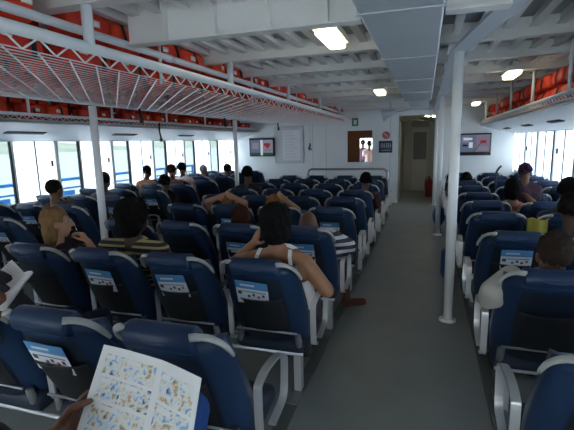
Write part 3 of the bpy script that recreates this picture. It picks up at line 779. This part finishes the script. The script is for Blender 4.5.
def hand(B, wrist, dirv, palmn, t='skin', curl=.5, s=1.0, side=1):
    """palm, four bent fingers and a thumb; dirv = finger direction, palmn = palm normal (fingers curl towards it)"""
    d = V(dirv).normalized(); n = (V(palmn) - d * V(palmn).dot(d)).normalized(); w = d.cross(n).normalized() * side
    c = V(wrist)
    for k in (-1.2, -.4, .4, 1.2): B.cap(c + d * .01 + w * (k * .014), c + d * .085 * s + w * (k * .020 * s), .014, .012, t)
    for k, ln in zip((-1.5, -.5, .5, 1.5), (.062, .074, .078, .068)):
        p = c + d * .088 * s + w * (k * .0175 * s); dd = d.copy(); a = curl
        for seg in (.45, .32, .23):
            q = Quaternion(d.cross(n).normalized(), a); dd = (q @ dd); e = p + dd * (ln * seg * s); B.cap(p, e, .0088, .0078, t); p = e
    p = c + d * .02 + w * .03; dd = (d * .6 + w * .75 + n * .25).normalized(); q = p + dd * .045 * s; B.cap(p, q, .0125, .0105, t)
    e = q + (d * .85 + w * .15 + n * .4).normalized() * .035 * s; B.cap(q, e, .0100, .0085, t)
def person(label, seat_xy, head, yaw=0, pitch=0, skincol=(.10, .05, .03), haircol=(.008, .007, .007), hair='short', shirt=(.05, .05, .06), trousers=(.02, .025, .05), sleeves='short', arms=None, voxel=.011, tank=False, scale=1.0, eyes=False, group=None, hairpin=None, shirtmat=None, legs=True, extra=None, shoes=None, feet=None, lap=None, shrug=0, wide=1.0):
    B = Body(); sx, sy = seat_xy; H = V(head); Rz = Matrix.Rotation(yaw, 3, 'Z') @ Matrix.Rotation(pitch, 3, 'X'); s = scale
    hp = lambda x, y, z: H + Rz @ V((x * s, y * s, z * s))
    ps = (sx, sy + .46, .585) if lap is None else lap
    pel = V(ps); neck = V((H.x + (sx - H.x) * .15, H.y - .02 * s, H.z - .16 * s)); chest = pel.lerp(neck, .62); chest.y += .0
    # head
    B.ell(hp(0, -.012, .02), (.073 * s, .092 * s, .095 * s), 'skin', Rz); B.ell(hp(0, .025, -.045), (.056 * s, .066 * s, .068 * s), 'skin', Rz)
    B.ell(hp(0, .05, -.092), (.028 * s, .026 * s, .022 * s), 'skin', Rz)
    B.cap(hp(0, .083, .015), hp(0, .106, -.024), .010 * s, .0155 * s, 'skin'); B.cap(hp(-.02, .075, -.06), hp(.02, .075, -.06), .011 * s, .011 * s, 'skin')
    B.cap(hp(-.04, .066, .03), hp(.04, .066, .03), .014 * s, .014 * s, 'skin')
    for e in (-1, 1): B.ell(hp(e * .074, -.005, -.01), (.010 * s, .02 * s, .031 * s), 'skin', Rz)
    B.cap(neck + V((0, -.005, -.03)), hp(0, -.02, -.06), .053 * s, .05 * s, 'skin')
    # torso
    top = 'skin' if tank else 'shirt'
    B.ell(chest + V((0, .01, 0)), (.155 * s, .10 * s, .17 * s), 'shirt'); B.cap(pel + V((0, 0, .06)), chest, .13 * s, .12 * s, 'shirt'); B.ell(pel, (.165 * s, .125 * s, .10 * s), 'pants')
    sh = [neck + V((e * .175 * s * wide, -.01, -.085 * s + shrug)) for e in (-1, 1)]
    for e, S_ in zip((-1, 1), sh):
        B.cap(neck + V((e * .05 * s, -.01, -.045 * s)), S_, .05 * s, .055 * s, top); B.cap(chest + V((e * .07 * s, 0, .06 * s)), S_ + V((-e * .03, 0, -.05)), .085 * s, .065 * s, top)
    # arms
    arms = arms or {}
    for e, S_, nm in ((-1, sh[0], 'l'), (1, sh[1], 'r')):
        el, wr = arms.get(nm, (S_ + V((e * .025, .08, -.235 * s)), None))[:2]
        el = V(el); wr = V(wr) if wr is not None else el + V((-e * .07, .22, -.02))
        up = 'shirt' if sleeves in ('short', 'long') else 'skin'
        mid = S_.lerp(el, .62 if sleeves == 'short' else 1.0)
        B.cap(S_, mid, .054 * s, .046 * s, up)
        if sleeves == 'short': B.cap(mid, el, .044 * s, .040 * s, 'skin')
        lo = 'shirt' if sleeves == 'long' else 'skin'
        B.cap(el, wr, .041 * s, .028 * s, lo)
        spec = arms.get(nm)
        if spec and len(spec) > 2: hand(B, wr, spec[2], spec[3], curl=spec[4] if len(spec) > 4 else .5, s=s, side=spec[5] if len(spec) > 5 else e)
        else: hand(B, wr, (el - S_).cross(V((1, 0, 0))).normalized() * 0 + (wr - el), (0, 0, -1), s=s, side=-e)
    if legs:
        fy = sy + .72
        for e, nm in ((-1, 'l'), (1, 'r')):
            hip = pel + V((e * .09, .02, 0)); kn = V((sx + e * .11, sy + .90, .565)) if lap is None else pel + V((e * .09, .22, .02)); an = V((sx + e * .11, sy + .88, .09)) if lap is None else kn + V((0, .06, -.25))
            toe = an + V((0, .16, -.045)); 
            if feet and nm in feet: kn, an, toe = [V(p) for p in feet[nm]]
            B.cap(hip, kn, .085 * s, .06 * s, 'pants'); B.cap(kn, kn.lerp(an, .35), .057 * s, .055 * s, 'pants' if not shoes else 'skin'); B.cap(kn.lerp(an, .35), an, .052 * s, .034 * s, 'pants' if not shoes else 'skin')
            B.cap(an + (an - toe).normalized() * .03 + V((0, 0, -.04)), toe, .036 * s, .03 * s, 'shoe'); B.cap(an, an + V((0, 0, -.04)), .036, .036, 'shoe')
    if extra: extra(B, hp)
    me = remesh(B.raw(), voxel); n = len(me.polygons)
    P = np.zeros(n * 3); me.polygons.foreach_get('center', P); T = np.array(B.tags(P.reshape(-1, 3)), dtype='<U8')
    me.materials.append(skin(skincol)); me.name = 'person'
    o = bpy.data.objects.new('person', me); COL.objects.link(o); tag(o, label, 'person', group)
    def garment(nm, tg, m_, off):
        sel = np.nonzero(T == tg)[0]
        if len(sel) == 0: return
        bm = bmesh.new(); mp = {}
        for i in sel:
            vs = []
            for vi in me.polygons[i].vertices:
                if vi not in mp: v = me.vertices[vi]; mp[vi] = bm.verts.new(v.co + v.normal * off)
                vs.append(mp[vi])
            f = bm.faces.new(vs); f.smooth = True
        g = bpy.data.meshes.new(nm); bm.to_mesh(g); bm.free(); g.materials.append(m_)
        c = bpy.data.objects.new(nm, g); COL.objects.link(c); c.parent = o
    garment('shirt', 'shirt', shirtmat or cloth(shirt), .007); garment('trousers', 'pants', cloth(trousers), .007); Cx = P.reshape(-1, 3)[:, 0]; T2 = T.copy(); px = float(np.median(Cx[T == 'shoe'])) if (T == 'shoe').any() else 0
    mid_x = (Cx[T == 'shoe'].min() + Cx[T == 'shoe'].max()) / 2 if (T == 'shoe').any() else 0
    T[(T2 == 'shoe') & (Cx > mid_x)] = 'shoe2'
    garment('shoe', 'shoe', cloth(shoes or (.03, .03, .03)), .006); garment('shoe', 'shoe2', cloth(shoes or (.03, .03, .03)), .006)
    hm = cloth(haircol, True); hb = Body()
    if hair != 'bald':
        hb.ell(hp(0, -.022, .034), (.083 * s, .098 * s, .094 * s), 'h', Rz)
        if hair == 'shaved': hb.p = []; hb.ell(hp(0, -.017, .025), (.0745 * s, .093 * s, .096 * s), 'h', Rz)
        if hair == 'curly':
            for k in range(26):
                a = k * 2.4; zz = -.015 + .115 * (k / 26); rr = .072 * math.sqrt(max(.1, 1 - (k / 26) ** 2))
                hb.ell(hp(rr * math.cos(a), -.03 + min(rr * math.sin(a), .05), zz), (.028 * s,) * 3, 'h')
        if hair == 'big':
            hb.ell(hp(0, -.03, .025), (.108 * s, .112 * s, .108 * s), 'h', Rz); hb.ell(hp(0, -.055, -.05), (.098 * s, .078 * s, .085 * s), 'h', Rz)
        if hair == 'bob':
            hb.ell(hp(0, -.045, -.03), (.080 * s, .065 * s, .10 * s), 'h', Rz)
            for e in (-1, 1): hb.ell(hp(e * .056, -.022, -.035), (.034 * s, .058 * s, .085 * s), 'h', Rz)
        if hair == 'long':
            hb.ell(hp(0, -.05, -.07), (.084 * s, .058 * s, .13 * s), 'h', Rz)
            for e in (-1, 1):
                hb.ell(hp(e * .062, -.040, -.06), (.032 * s, .045 * s, .12 * s), 'h', Rz); hb.ell(hp(e * .05, -.05, -.12), (.035 * s, .045 * s, .08 * s), 'h', Rz)
        if hair == 'bun': hb.ell(hp(0, -.12, .06), (.05 * s, .045 * s, .045 * s), 'h', Rz)
        if hair == 'pony': 
            hb.cap(hp(0, -.11, .03), hp(0, -.15, -.06), .032 * s, .035 * s, 'h'); hb.cap(hp(0, -.15, -.06), hp(.01, -.14, -.2), .035 * s, .015 * s, 'h')
        hme = remesh(hb.raw(), .009, 3)
        hv = np.random.default_rng(len(label)).normal(0, .0022, len(hme.vertices))
        for v, k in zip(hme.vertices, hv): v.co += v.normal * (float(k) + .003 * math.sin(95 * v.co.x + 40 * v.co.z) * math.sin(80 * v.co.y))
        hme.materials.append(hm); hme.name = 'hair'
        for p in hme.polygons: p.use_smooth = True
        c = bpy.data.objects.new('hair', hme); COL.objects.link(c); c.parent = o
    if eyes:
        for e in (-1, 1):
            eb = MB(); eb.ell(hp(e * .029, .064, .006), (.0125, .0125, .0095), EYEW, n=12); eb.ell(hp(e * .029, .0735, .006), (.0062, .0045, .0062), EYED, n=10)
            eb.build('eye', o)
        MB().ell(hp(0, .084, -.062), (.02, .006, .006), LIP, n=12).build('mouth', o)
    return o
DK = (.055, .026, .016); BR = (.16, .072, .04); TAN = (.30, .135, .07); FAIR = (.42, .22, .14); BLK = (.006, .0055, .006)
# tank-top woman, second row beside the aisle
def jewel(o): pass
wt = person('woman in white tank top with short black hair, back to camera, by the aisle', (-.80, MIDY[1]), (-.875, 2.46, 1.165), yaw=R(14), skincol=TAN, hair='big', haircol=BLK, shirt=(.78, .78, .80), trousers=(.05, .05, .07), sleeves='none', tank=True, wide=1.05,
       arms={'r': ((-.545, 2.42, .76), (-.64, 2.68, .70)), 'l': ((-1.19, 2.50, .87), (-1.06, 2.52, 1.0), (.45, .1, .8), (.6, .6, 0), .6)}, voxel=.008, feet={'r': ((-.80, 3.0, .565), (-.83, 2.97, .09), (-.83, 3.13, .045))}, extra=lambda B, hp: [B.cap((-.745, 2.47, .85), (-.73, 2.52, .66), .075, .085, 'shirt')] and None)
st = MB()
for e in (-1, 1): MB().flatbar([(-.86 + e * .12, 2.33, .90), (-.865 + e * .105, 2.365, .97), (-.87 + e * .098, 2.42, 1.0), (-.87 + e * .09, 2.5, .97)], .024, .006, cloth((.78, .78, .80))).build('shoulder_strap', wt)
POLO = stripes([(0, (.012, .014, .03)), (.22, (.42, .32, .12)), (.46, (.012, .014, .03)), (.80, (.42, .32, .12)), (.97, (.012, .014, .03))], 11.5, -10.24)
person('man in navy polo shirt with yellow stripes, seated with his back to the camera', (-1.98, MIDY[1]), (-1.93, 2.47, 1.165), yaw=R(-10), skincol=DK, hair='big', haircol=BLK, shirtmat=POLO, voxel=.009, scale=1.06, shrug=.035, wide=1.2, arms={'l': ((-2.2, 2.62, .72), (-2.12, 2.88, .68))})
person('blonde woman seen in profile, holding her hand to her mouth', (MIDX[3], MIDY[1]), (-2.61, 2.45, 1.10), yaw=R(-50), skincol=FAIR, haircol=(.24, .14, .062), hair='long', shirt=(.03, .035, .05), eyes=True, voxel=.0075,
       arms={'r': ((-2.30, 2.50, .80), (-2.415, 2.525, .945), (-.70, .05, .70), (-.7, -.2, -.6), .7)})
person('child with reddish-brown hair peeking over a third row seat', (MIDX[1], MIDY[2]), (-1.53, 3.40, 1.00), skincol=BR, haircol=(.045, .016, .010), hair='bob', shirt=(.07, .03, .03), scale=.95)
SST = stripes([(0, (.03, .03, .045)), (.55, (.5, .5, .52))], 17, 0)
person('bald-headed passenger in a striped shirt with one foot out in the aisle', (-.86, MIDY[2]), (-.92, 3.40, .965), skincol=(.10, .038, .024), hair='bald', shirtmat=SST, trousers=(.02, .02, .03), shoes=(.09, .03, .02), voxel=.009,
       extra=lambda B, hp: [B.cap((-.75, 3.42, .85), (-.61, 3.5, .775), .085, .07, 'shirt')] and None, arms={'r': ((-.57, 3.52, .75), (-.62, 3.80, .68))}, feet={'r': ((-.72, 3.86, .52), (-.70, 4.02, .10), (-.56, 4.14, .045))})
person('passenger with fair brown hair and both hands raised behind the head', (MIDX[2], MIDY[3]), (-2.13, 4.40, .99), skincol=(.34, .17, .10), haircol=(.16, .085, .035), hair='short', shirt=(.05, .05, .07),
       arms={'l': ((-2.36, 4.32, 1.0), (-2.22, 4.29, 1.06), (1, .2, .3), (0, 1, 0)), 'r': ((-1.90, 4.32, 1.0), (-2.02, 4.29, 1.07), (-1, .2, .3), (0, 1, 0))})
person('passenger with curly ginger-brown hair and one arm raised to the head', (MIDX[1], MIDY[3]), (-1.58, 4.42, .97), skincol=(.34, .17, .10), haircol=(.22, .10, .035), hair='curly', shirt=(.10, .06, .05),
       arms={'r': ((-1.30, 4.36, .93), (-1.42, 4.33, 1.04), (-.7, .1, .5), (0, 1, 0))})
person('passenger with short dark hair by the sea windows, nearest the first post', (LEFX[0] - .2, LEFY[2]), (-4.20, 3.97, 1.16), skincol=BR, hair='short', haircol=(.012, .010, .009), shirt=(.12, .05, .035))
person('passenger with round dark hair by the sea windows just beyond the nearer post', (LEFX[1], LEFY[3]), (-4.45, 5.1, 1.17), skincol=DK, hair='curly', shirt=(.10, .08, .09))
person('slim young man sitting upright against the bright sea windows', (LEFX[2], LEFY[5]), (-4.92, 6.78, 1.18), skincol=BR, hair='short', haircol=(.012, .01, .01), shirt=(.30, .12, .06), scale=.95)
person('passenger with big black hair in the sea-side seats', (LEFX[0], LEFY[4]), (-3.93, 5.85, 1.08), skincol=DK, hair='curly', shirt=(.02, .02, .025))
person('passenger with brown hair and an orange-brown top in the sea-side seats', (LEFX[1], LEFY[5]), (-4.55, 7.02, 1.18), skincol=BR, hair='short', haircol=(.035, .015, .01), shirt=(.28, .11, .06))
person('passenger with black hair and a pink-white top by the sea windows', (LEFX[1], LEFY[6]), (-4.70, 7.62, 1.19), skincol=DK, hair='curly', shirt=(.70, .55, .55))
person('small grey-haired passenger beside the passenger in the pink-white top', (LEFX[1], LEFY[7]), (-4.53, 8.2, 1.10), skincol=TAN, hair='short', haircol=(.3, .28, .27), shirt=(.6, .55, .55))
person('far passenger with a small dark head beyond the sea-side rows', (LEFX[0], LEFY[7]), (-3.96, 8.2, 1.12), skincol=DK, hair='short', shirt=(.03, .03, .04))
person('passenger with a round black afro below the split television', (MIDX[3], MIDY[5]), (-2.63, 6.15, 1.19), skincol=DK, hair='curly', shirt=(.02, .02, .03))
person('passenger with dark hair at the far aisle end of the middle block', (-.88, MIDY[5]), (-.80, 6.15, 1.10), skincol=DK, hair='curly', shirt=(.05, .015, .015), scale=.95)
person('passenger at the edge of the photo by the sea windows, mostly cut off', (LEFX[1], LEFY[1]), (-4.42, 3.2, 1.15), skincol=DK, hair='short', shirt=(.03, .03, .05))
person('dark-haired woman in a red top holding a small child', (.93, RIGY[4]), (.92, 5.18, 1.10), skincol=BR, hair='bob', haircol=BLK, shirt=(.35, .10, .08), arms={'r': ((1.18, 5.2, .9), (1.1, 5.4, 1.0))})
person('small child with purple-black hair held up by the woman in red', (1.10, 5.52), (1.09, 5.52, 1.26), yaw=R(35), pitch=R(-20), skincol=BR, haircol=(.035, .012, .045), hair='curly', shirt=(.06, .03, .05), scale=.8, lap=(1.14, 5.56, .86), sleeves='short')
person('passenger with dark hair below the television showing blue and pink', (RIGX[0], RIGY[7]), (.64, 7.45, 1.00), skincol=DK, hair='curly', shirt=(.02, .02, .03))
person('passenger with bushy black hair by the white windows, fourth row', (RIGX[1], RIGY[3]), (1.23, 4.4, 1.17), skincol=DK, hair='curly', shirt=(.03, .03, .04))
person('passenger with dark hair by the white windows, third row', (1.08, RIGY[2]), (1.02, 3.55, 1.13), skincol=DK, hair='curly', shirt=(.03, .025, .03))
person('man in cream shirt with cropped brown hair, second row aisle seat, TV-side block', (RIGX[0], RIGY[1]), (.665, 2.52, 1.03), scale=1.06, yaw=R(5), skincol=(.20, .09, .06), hair='short', haircol=(.035, .025, .02), shirt=(.42, .40, .36), voxel=.009, sleeves='long',
       shrug=.04, extra=lambda B, hp: [B.cap((.47, 2.52, .90), (.372, 2.47, .82), .055, .058, 'shirt'), B.cap((.372, 2.47, .82), (.362, 2.50, .765), .058, .052, 'shirt')] and None, arms={'l': ((.375, 2.49, .77), (.46, 2.82, .69)), 'r': ((.95, 2.6, .68), (.85, 2.9, .68))})
# figures seen through the inner window
person('standing person in a dark dress seen through the window in the front wall', (-2.12, 15.4), (-2.12, 15.4, 1.58), skincol=BR, hair='short', shirt=(.12, .08, .14), trousers=(.05, .05, .1), lap=(-2.12, 15.4, .95), legs=False, wide=.85, extra=lambda B, hp: [B.cap((-2.12 + e * .09, 15.4, .92), (-2.12 + e * .09, 15.4, .08), .09, .05, 'pants') for e in (-1, 1)] and None)
person('standing person in a white top seen through the window in the front wall', (-1.82, 14.8), (-1.82, 14.8, 1.54), skincol=BR, hair='short', shirt=(.75, .65, .75), trousers=(.6, .6, .65), lap=(-1.82, 14.8, .9), legs=False, extra=lambda B, hp: [B.cap((-1.82 + e * .09, 14.8, .9), (-1.82 + e * .09, 14.8, .08), .09, .05, 'pants') for e in (-1, 1)] and None)

# ------------------------------------------------------------------ comic and its reader
TL, TS, TR_ = V((-.925, .99, 1.05)), V((-.692, .955, 1.05)), V((-.545, .91, 1.045))
BL = V((-.875, .80, .885)); 
dn = (BL - TL); dn = dn.normalized() * .30
bk = empty('comic_book', TS); tag(bk, 'open comic book with coloured picture panels, held up in front of the first row', 'book')
def page(A, B_, bulge, nm, cells):
    def S(u, v):
        p = A.lerp(B_, u) + dn * v; nrm = (B_ - A).cross(dn).normalized()
        if nrm.z < 0: nrm = -nrm
        return p + nrm * (bulge * math.sin(PI * min(1, u)) * (1 - .2 * v)) - TS, nrm
    b = MB(); b.grid(lambda u, v: S(u, v)[0], 10, 10, PAPER); b.grid(lambda u, v: S(u, v)[0] - S(u, v)[1] * .004, 10, 10, PAPER)
    pg = b.build(nm, bk)
    for q, (u0, u1, v0, v1) in enumerate(cells):
        c = MB(); c.grid(lambda u, v: S(u0 + (u1 - u0) * u, v0 + (v1 - v0) * v)[0] + S(.5, .5)[1] * .0008, 5, 3, COMICS[(q + (3 if nm != 'page' else 0)) % 4])
        wb = .45; c.grid(lambda u, v: S(u0 + (u1 - u0) * (.08 + wb * u), v0 + (v1 - v0) * (.05 + .2 * v))[0] + S(.5, .5)[1] * .0014, 3, 2, PAPER)
        c.build('picture_panel', pg)
page(TL, TS, .010, 'page', [(.12, .46, .08, .27), (.48, .95, .08, .27), (.12, .52, .30, .50), (.54, .95, .30, .50), (.12, .95, .53, .73), (.12, .5, .76, .95), (.52, .95, .76, .95)])
page(TS, TR_, .012, 'page', [(.08, .6, .10, .34), (.63, .92, .10, .34), (.08, .92, .37, .62), (.08, .55, .66, .93), (.58, .92, .66, .93)])
def rh(B, hp): pass
gp_ = TL + dn * .62
pn_ = (TS - TL).cross(dn).normalized(); pn_ = pn_ if pn_.z > 0 else -pn_
person('person reading the comic book, mostly out of the picture, in blue trousers', (-.91, .25), (-.98, .50, 1.24), skincol=(.17, .068, .04), hair='short', shirt=(.03, .03, .035), trousers=(.015, .06, .22), voxel=.006, sleeves='short',
       arms={'l': ((-1.16, .56, .72), V((-.955, .835, .870)) - pn_ * .012, (.88, .38, .30), pn_, .25, -1), 'r': ((-.60, .50, .70), (-.56, .70, .80), (-.1, .6, .6), (-.6, -.5, .6), .35)}, extra=lambda B, hp: [B.cap(V((-.955, .83, .885)), V((-.908, .842, .928)) + pn_ * .016, .015, .0125, 'skin'), B.cap(V((-.908, .842, .928)) + pn_ * .016, V((-.862, .864, .946)) + pn_ * .014, .0125, .0095, 'skin')] and None, feet={'r': ((-.725, 1.13, .77), (-.80, 1.15, .33), (-.82, 1.28, .27))})
# paperback on the far left
bk2 = empty('open_book', (-1.98, 1.62, .98)); tag(bk2, 'open white paperback held up over the first row of seats', 'book')
P0, P1, P2, P3 = V((-2.30, 1.735, 1.01)), V((-1.915, 1.61, .995)), V((-1.82, 1.50, .985)), V((-1.72, 1.27, .94))
def pq(a, b_, c, d_, nm, t):
    m_ = MB(); loc = V(bk2.location); nn = (b_ - a).cross(d_ - a).normalized()
    if nn.z < 0: nn = -nn
    f = lambda u, v: a.lerp(b_, u).lerp(d_.lerp(c, u), v) - loc
    m_.grid(lambda u, v: f(u, v) + nn * (.004 * math.sin(PI * u)), 6, 6, PAPER); m_.grid(lambda u, v: f(u, v) - nn * t, 6, 6, PAPER)
    pg = m_.build(nm, bk2); l = MB()
    for k in range(13): l.grid(lambda u, v: f(.12 + .76 * u, .1 + .06 * k + .012 * v) + nn * .0045, 3, 1, PAPERG)
    l.build('text_lines', pg)
pq(V((-2.22, 1.745, 1.03)), V((-1.985, 1.62, 1.01)), V((-1.80, 1.30, .955)), V((-2.05, 1.38, .955)), 'page', .008)
pq(V((-1.985, 1.62, 1.01)), V((-1.90, 1.60, 1.03)), V((-1.70, 1.27, .97)), V((-1.80, 1.30, .955)), 'page', .008)
person('person holding the white paperback, almost entirely outside the picture', (-2.06, MIDY[0]), (-2.12, 1.46, 1.2), skincol=(.12, .05, .03), hair='short', shirt=(.03, .03, .04), voxel=.009,
       arms={'r': ((-1.86, 1.30, .78), (-1.79, 1.27, .90), (.1, .4, .8), (-.6, .4, .3), .5), 'l': ((-2.34, 1.35, .8), (-2.2, 1.4, .93), (.2, .4, .7), (.6, .3, .3), .5)})

# ------------------------------------------------------------------ light, camera
w = bpy.data.worlds.new('sky'); sc.world = w; w.use_nodes = True; nt = w.node_tree; bg = nt.nodes['Background']
bg.inputs[0].default_value = (.90, .96, 1.0, 1); bg.inputs[1].default_value = 7.0
sun = bpy.data.lights.new('sun', 'SUN'); sun.energy = 24; sun.color = (1, .96, .9); sun.angle = R(1); so = bpy.data.objects.new('sun', sun); COL.objects.link(so)
so.rotation_euler = V((.25, .12, -1)).to_track_quat('-Z', 'Y').to_euler()
cam = bpy.data.cameras.new('camera'); co = bpy.data.objects.new('camera', cam); COL.objects.link(co); sc.camera = co
f, yaw, pit, roll = 425.416, .314909, .168012, -.0222457
cam.sensor_fit = 'HORIZONTAL'; cam.sensor_width = 36; cam.lens = 36 * f / 574; cam.clip_start = .02; cam.clip_end = 2000
fw = V((-math.sin(yaw) * math.cos(pit), math.cos(yaw) * math.cos(pit), -math.sin(pit))); r0 = V((math.cos(yaw), math.sin(yaw), 0)); u0 = r0.cross(fw)
rr = r0 * math.cos(roll) + u0 * math.sin(roll); uu = u0 * math.cos(roll) - r0 * math.sin(roll)
co.matrix_world = Matrix(((rr.x, uu.x, -fw.x, 0), (rr.y, uu.y, -fw.y, 0), (rr.z, uu.z, -fw.z, 1.65), (0, 0, 0, 1)))
vs = sc.view_settings; vs.view_transform = 'Standard'; vs.look = 'None'; vs.exposure = 0.0; vs.gamma = 1; vs.use_curve_mapping = False
sc.cycles.use_denoising = True; sc.cycles.max_bounces = 12; sc.cycles.diffuse_bounces = 8; sc.cycles.transparent_max_bounces = 16
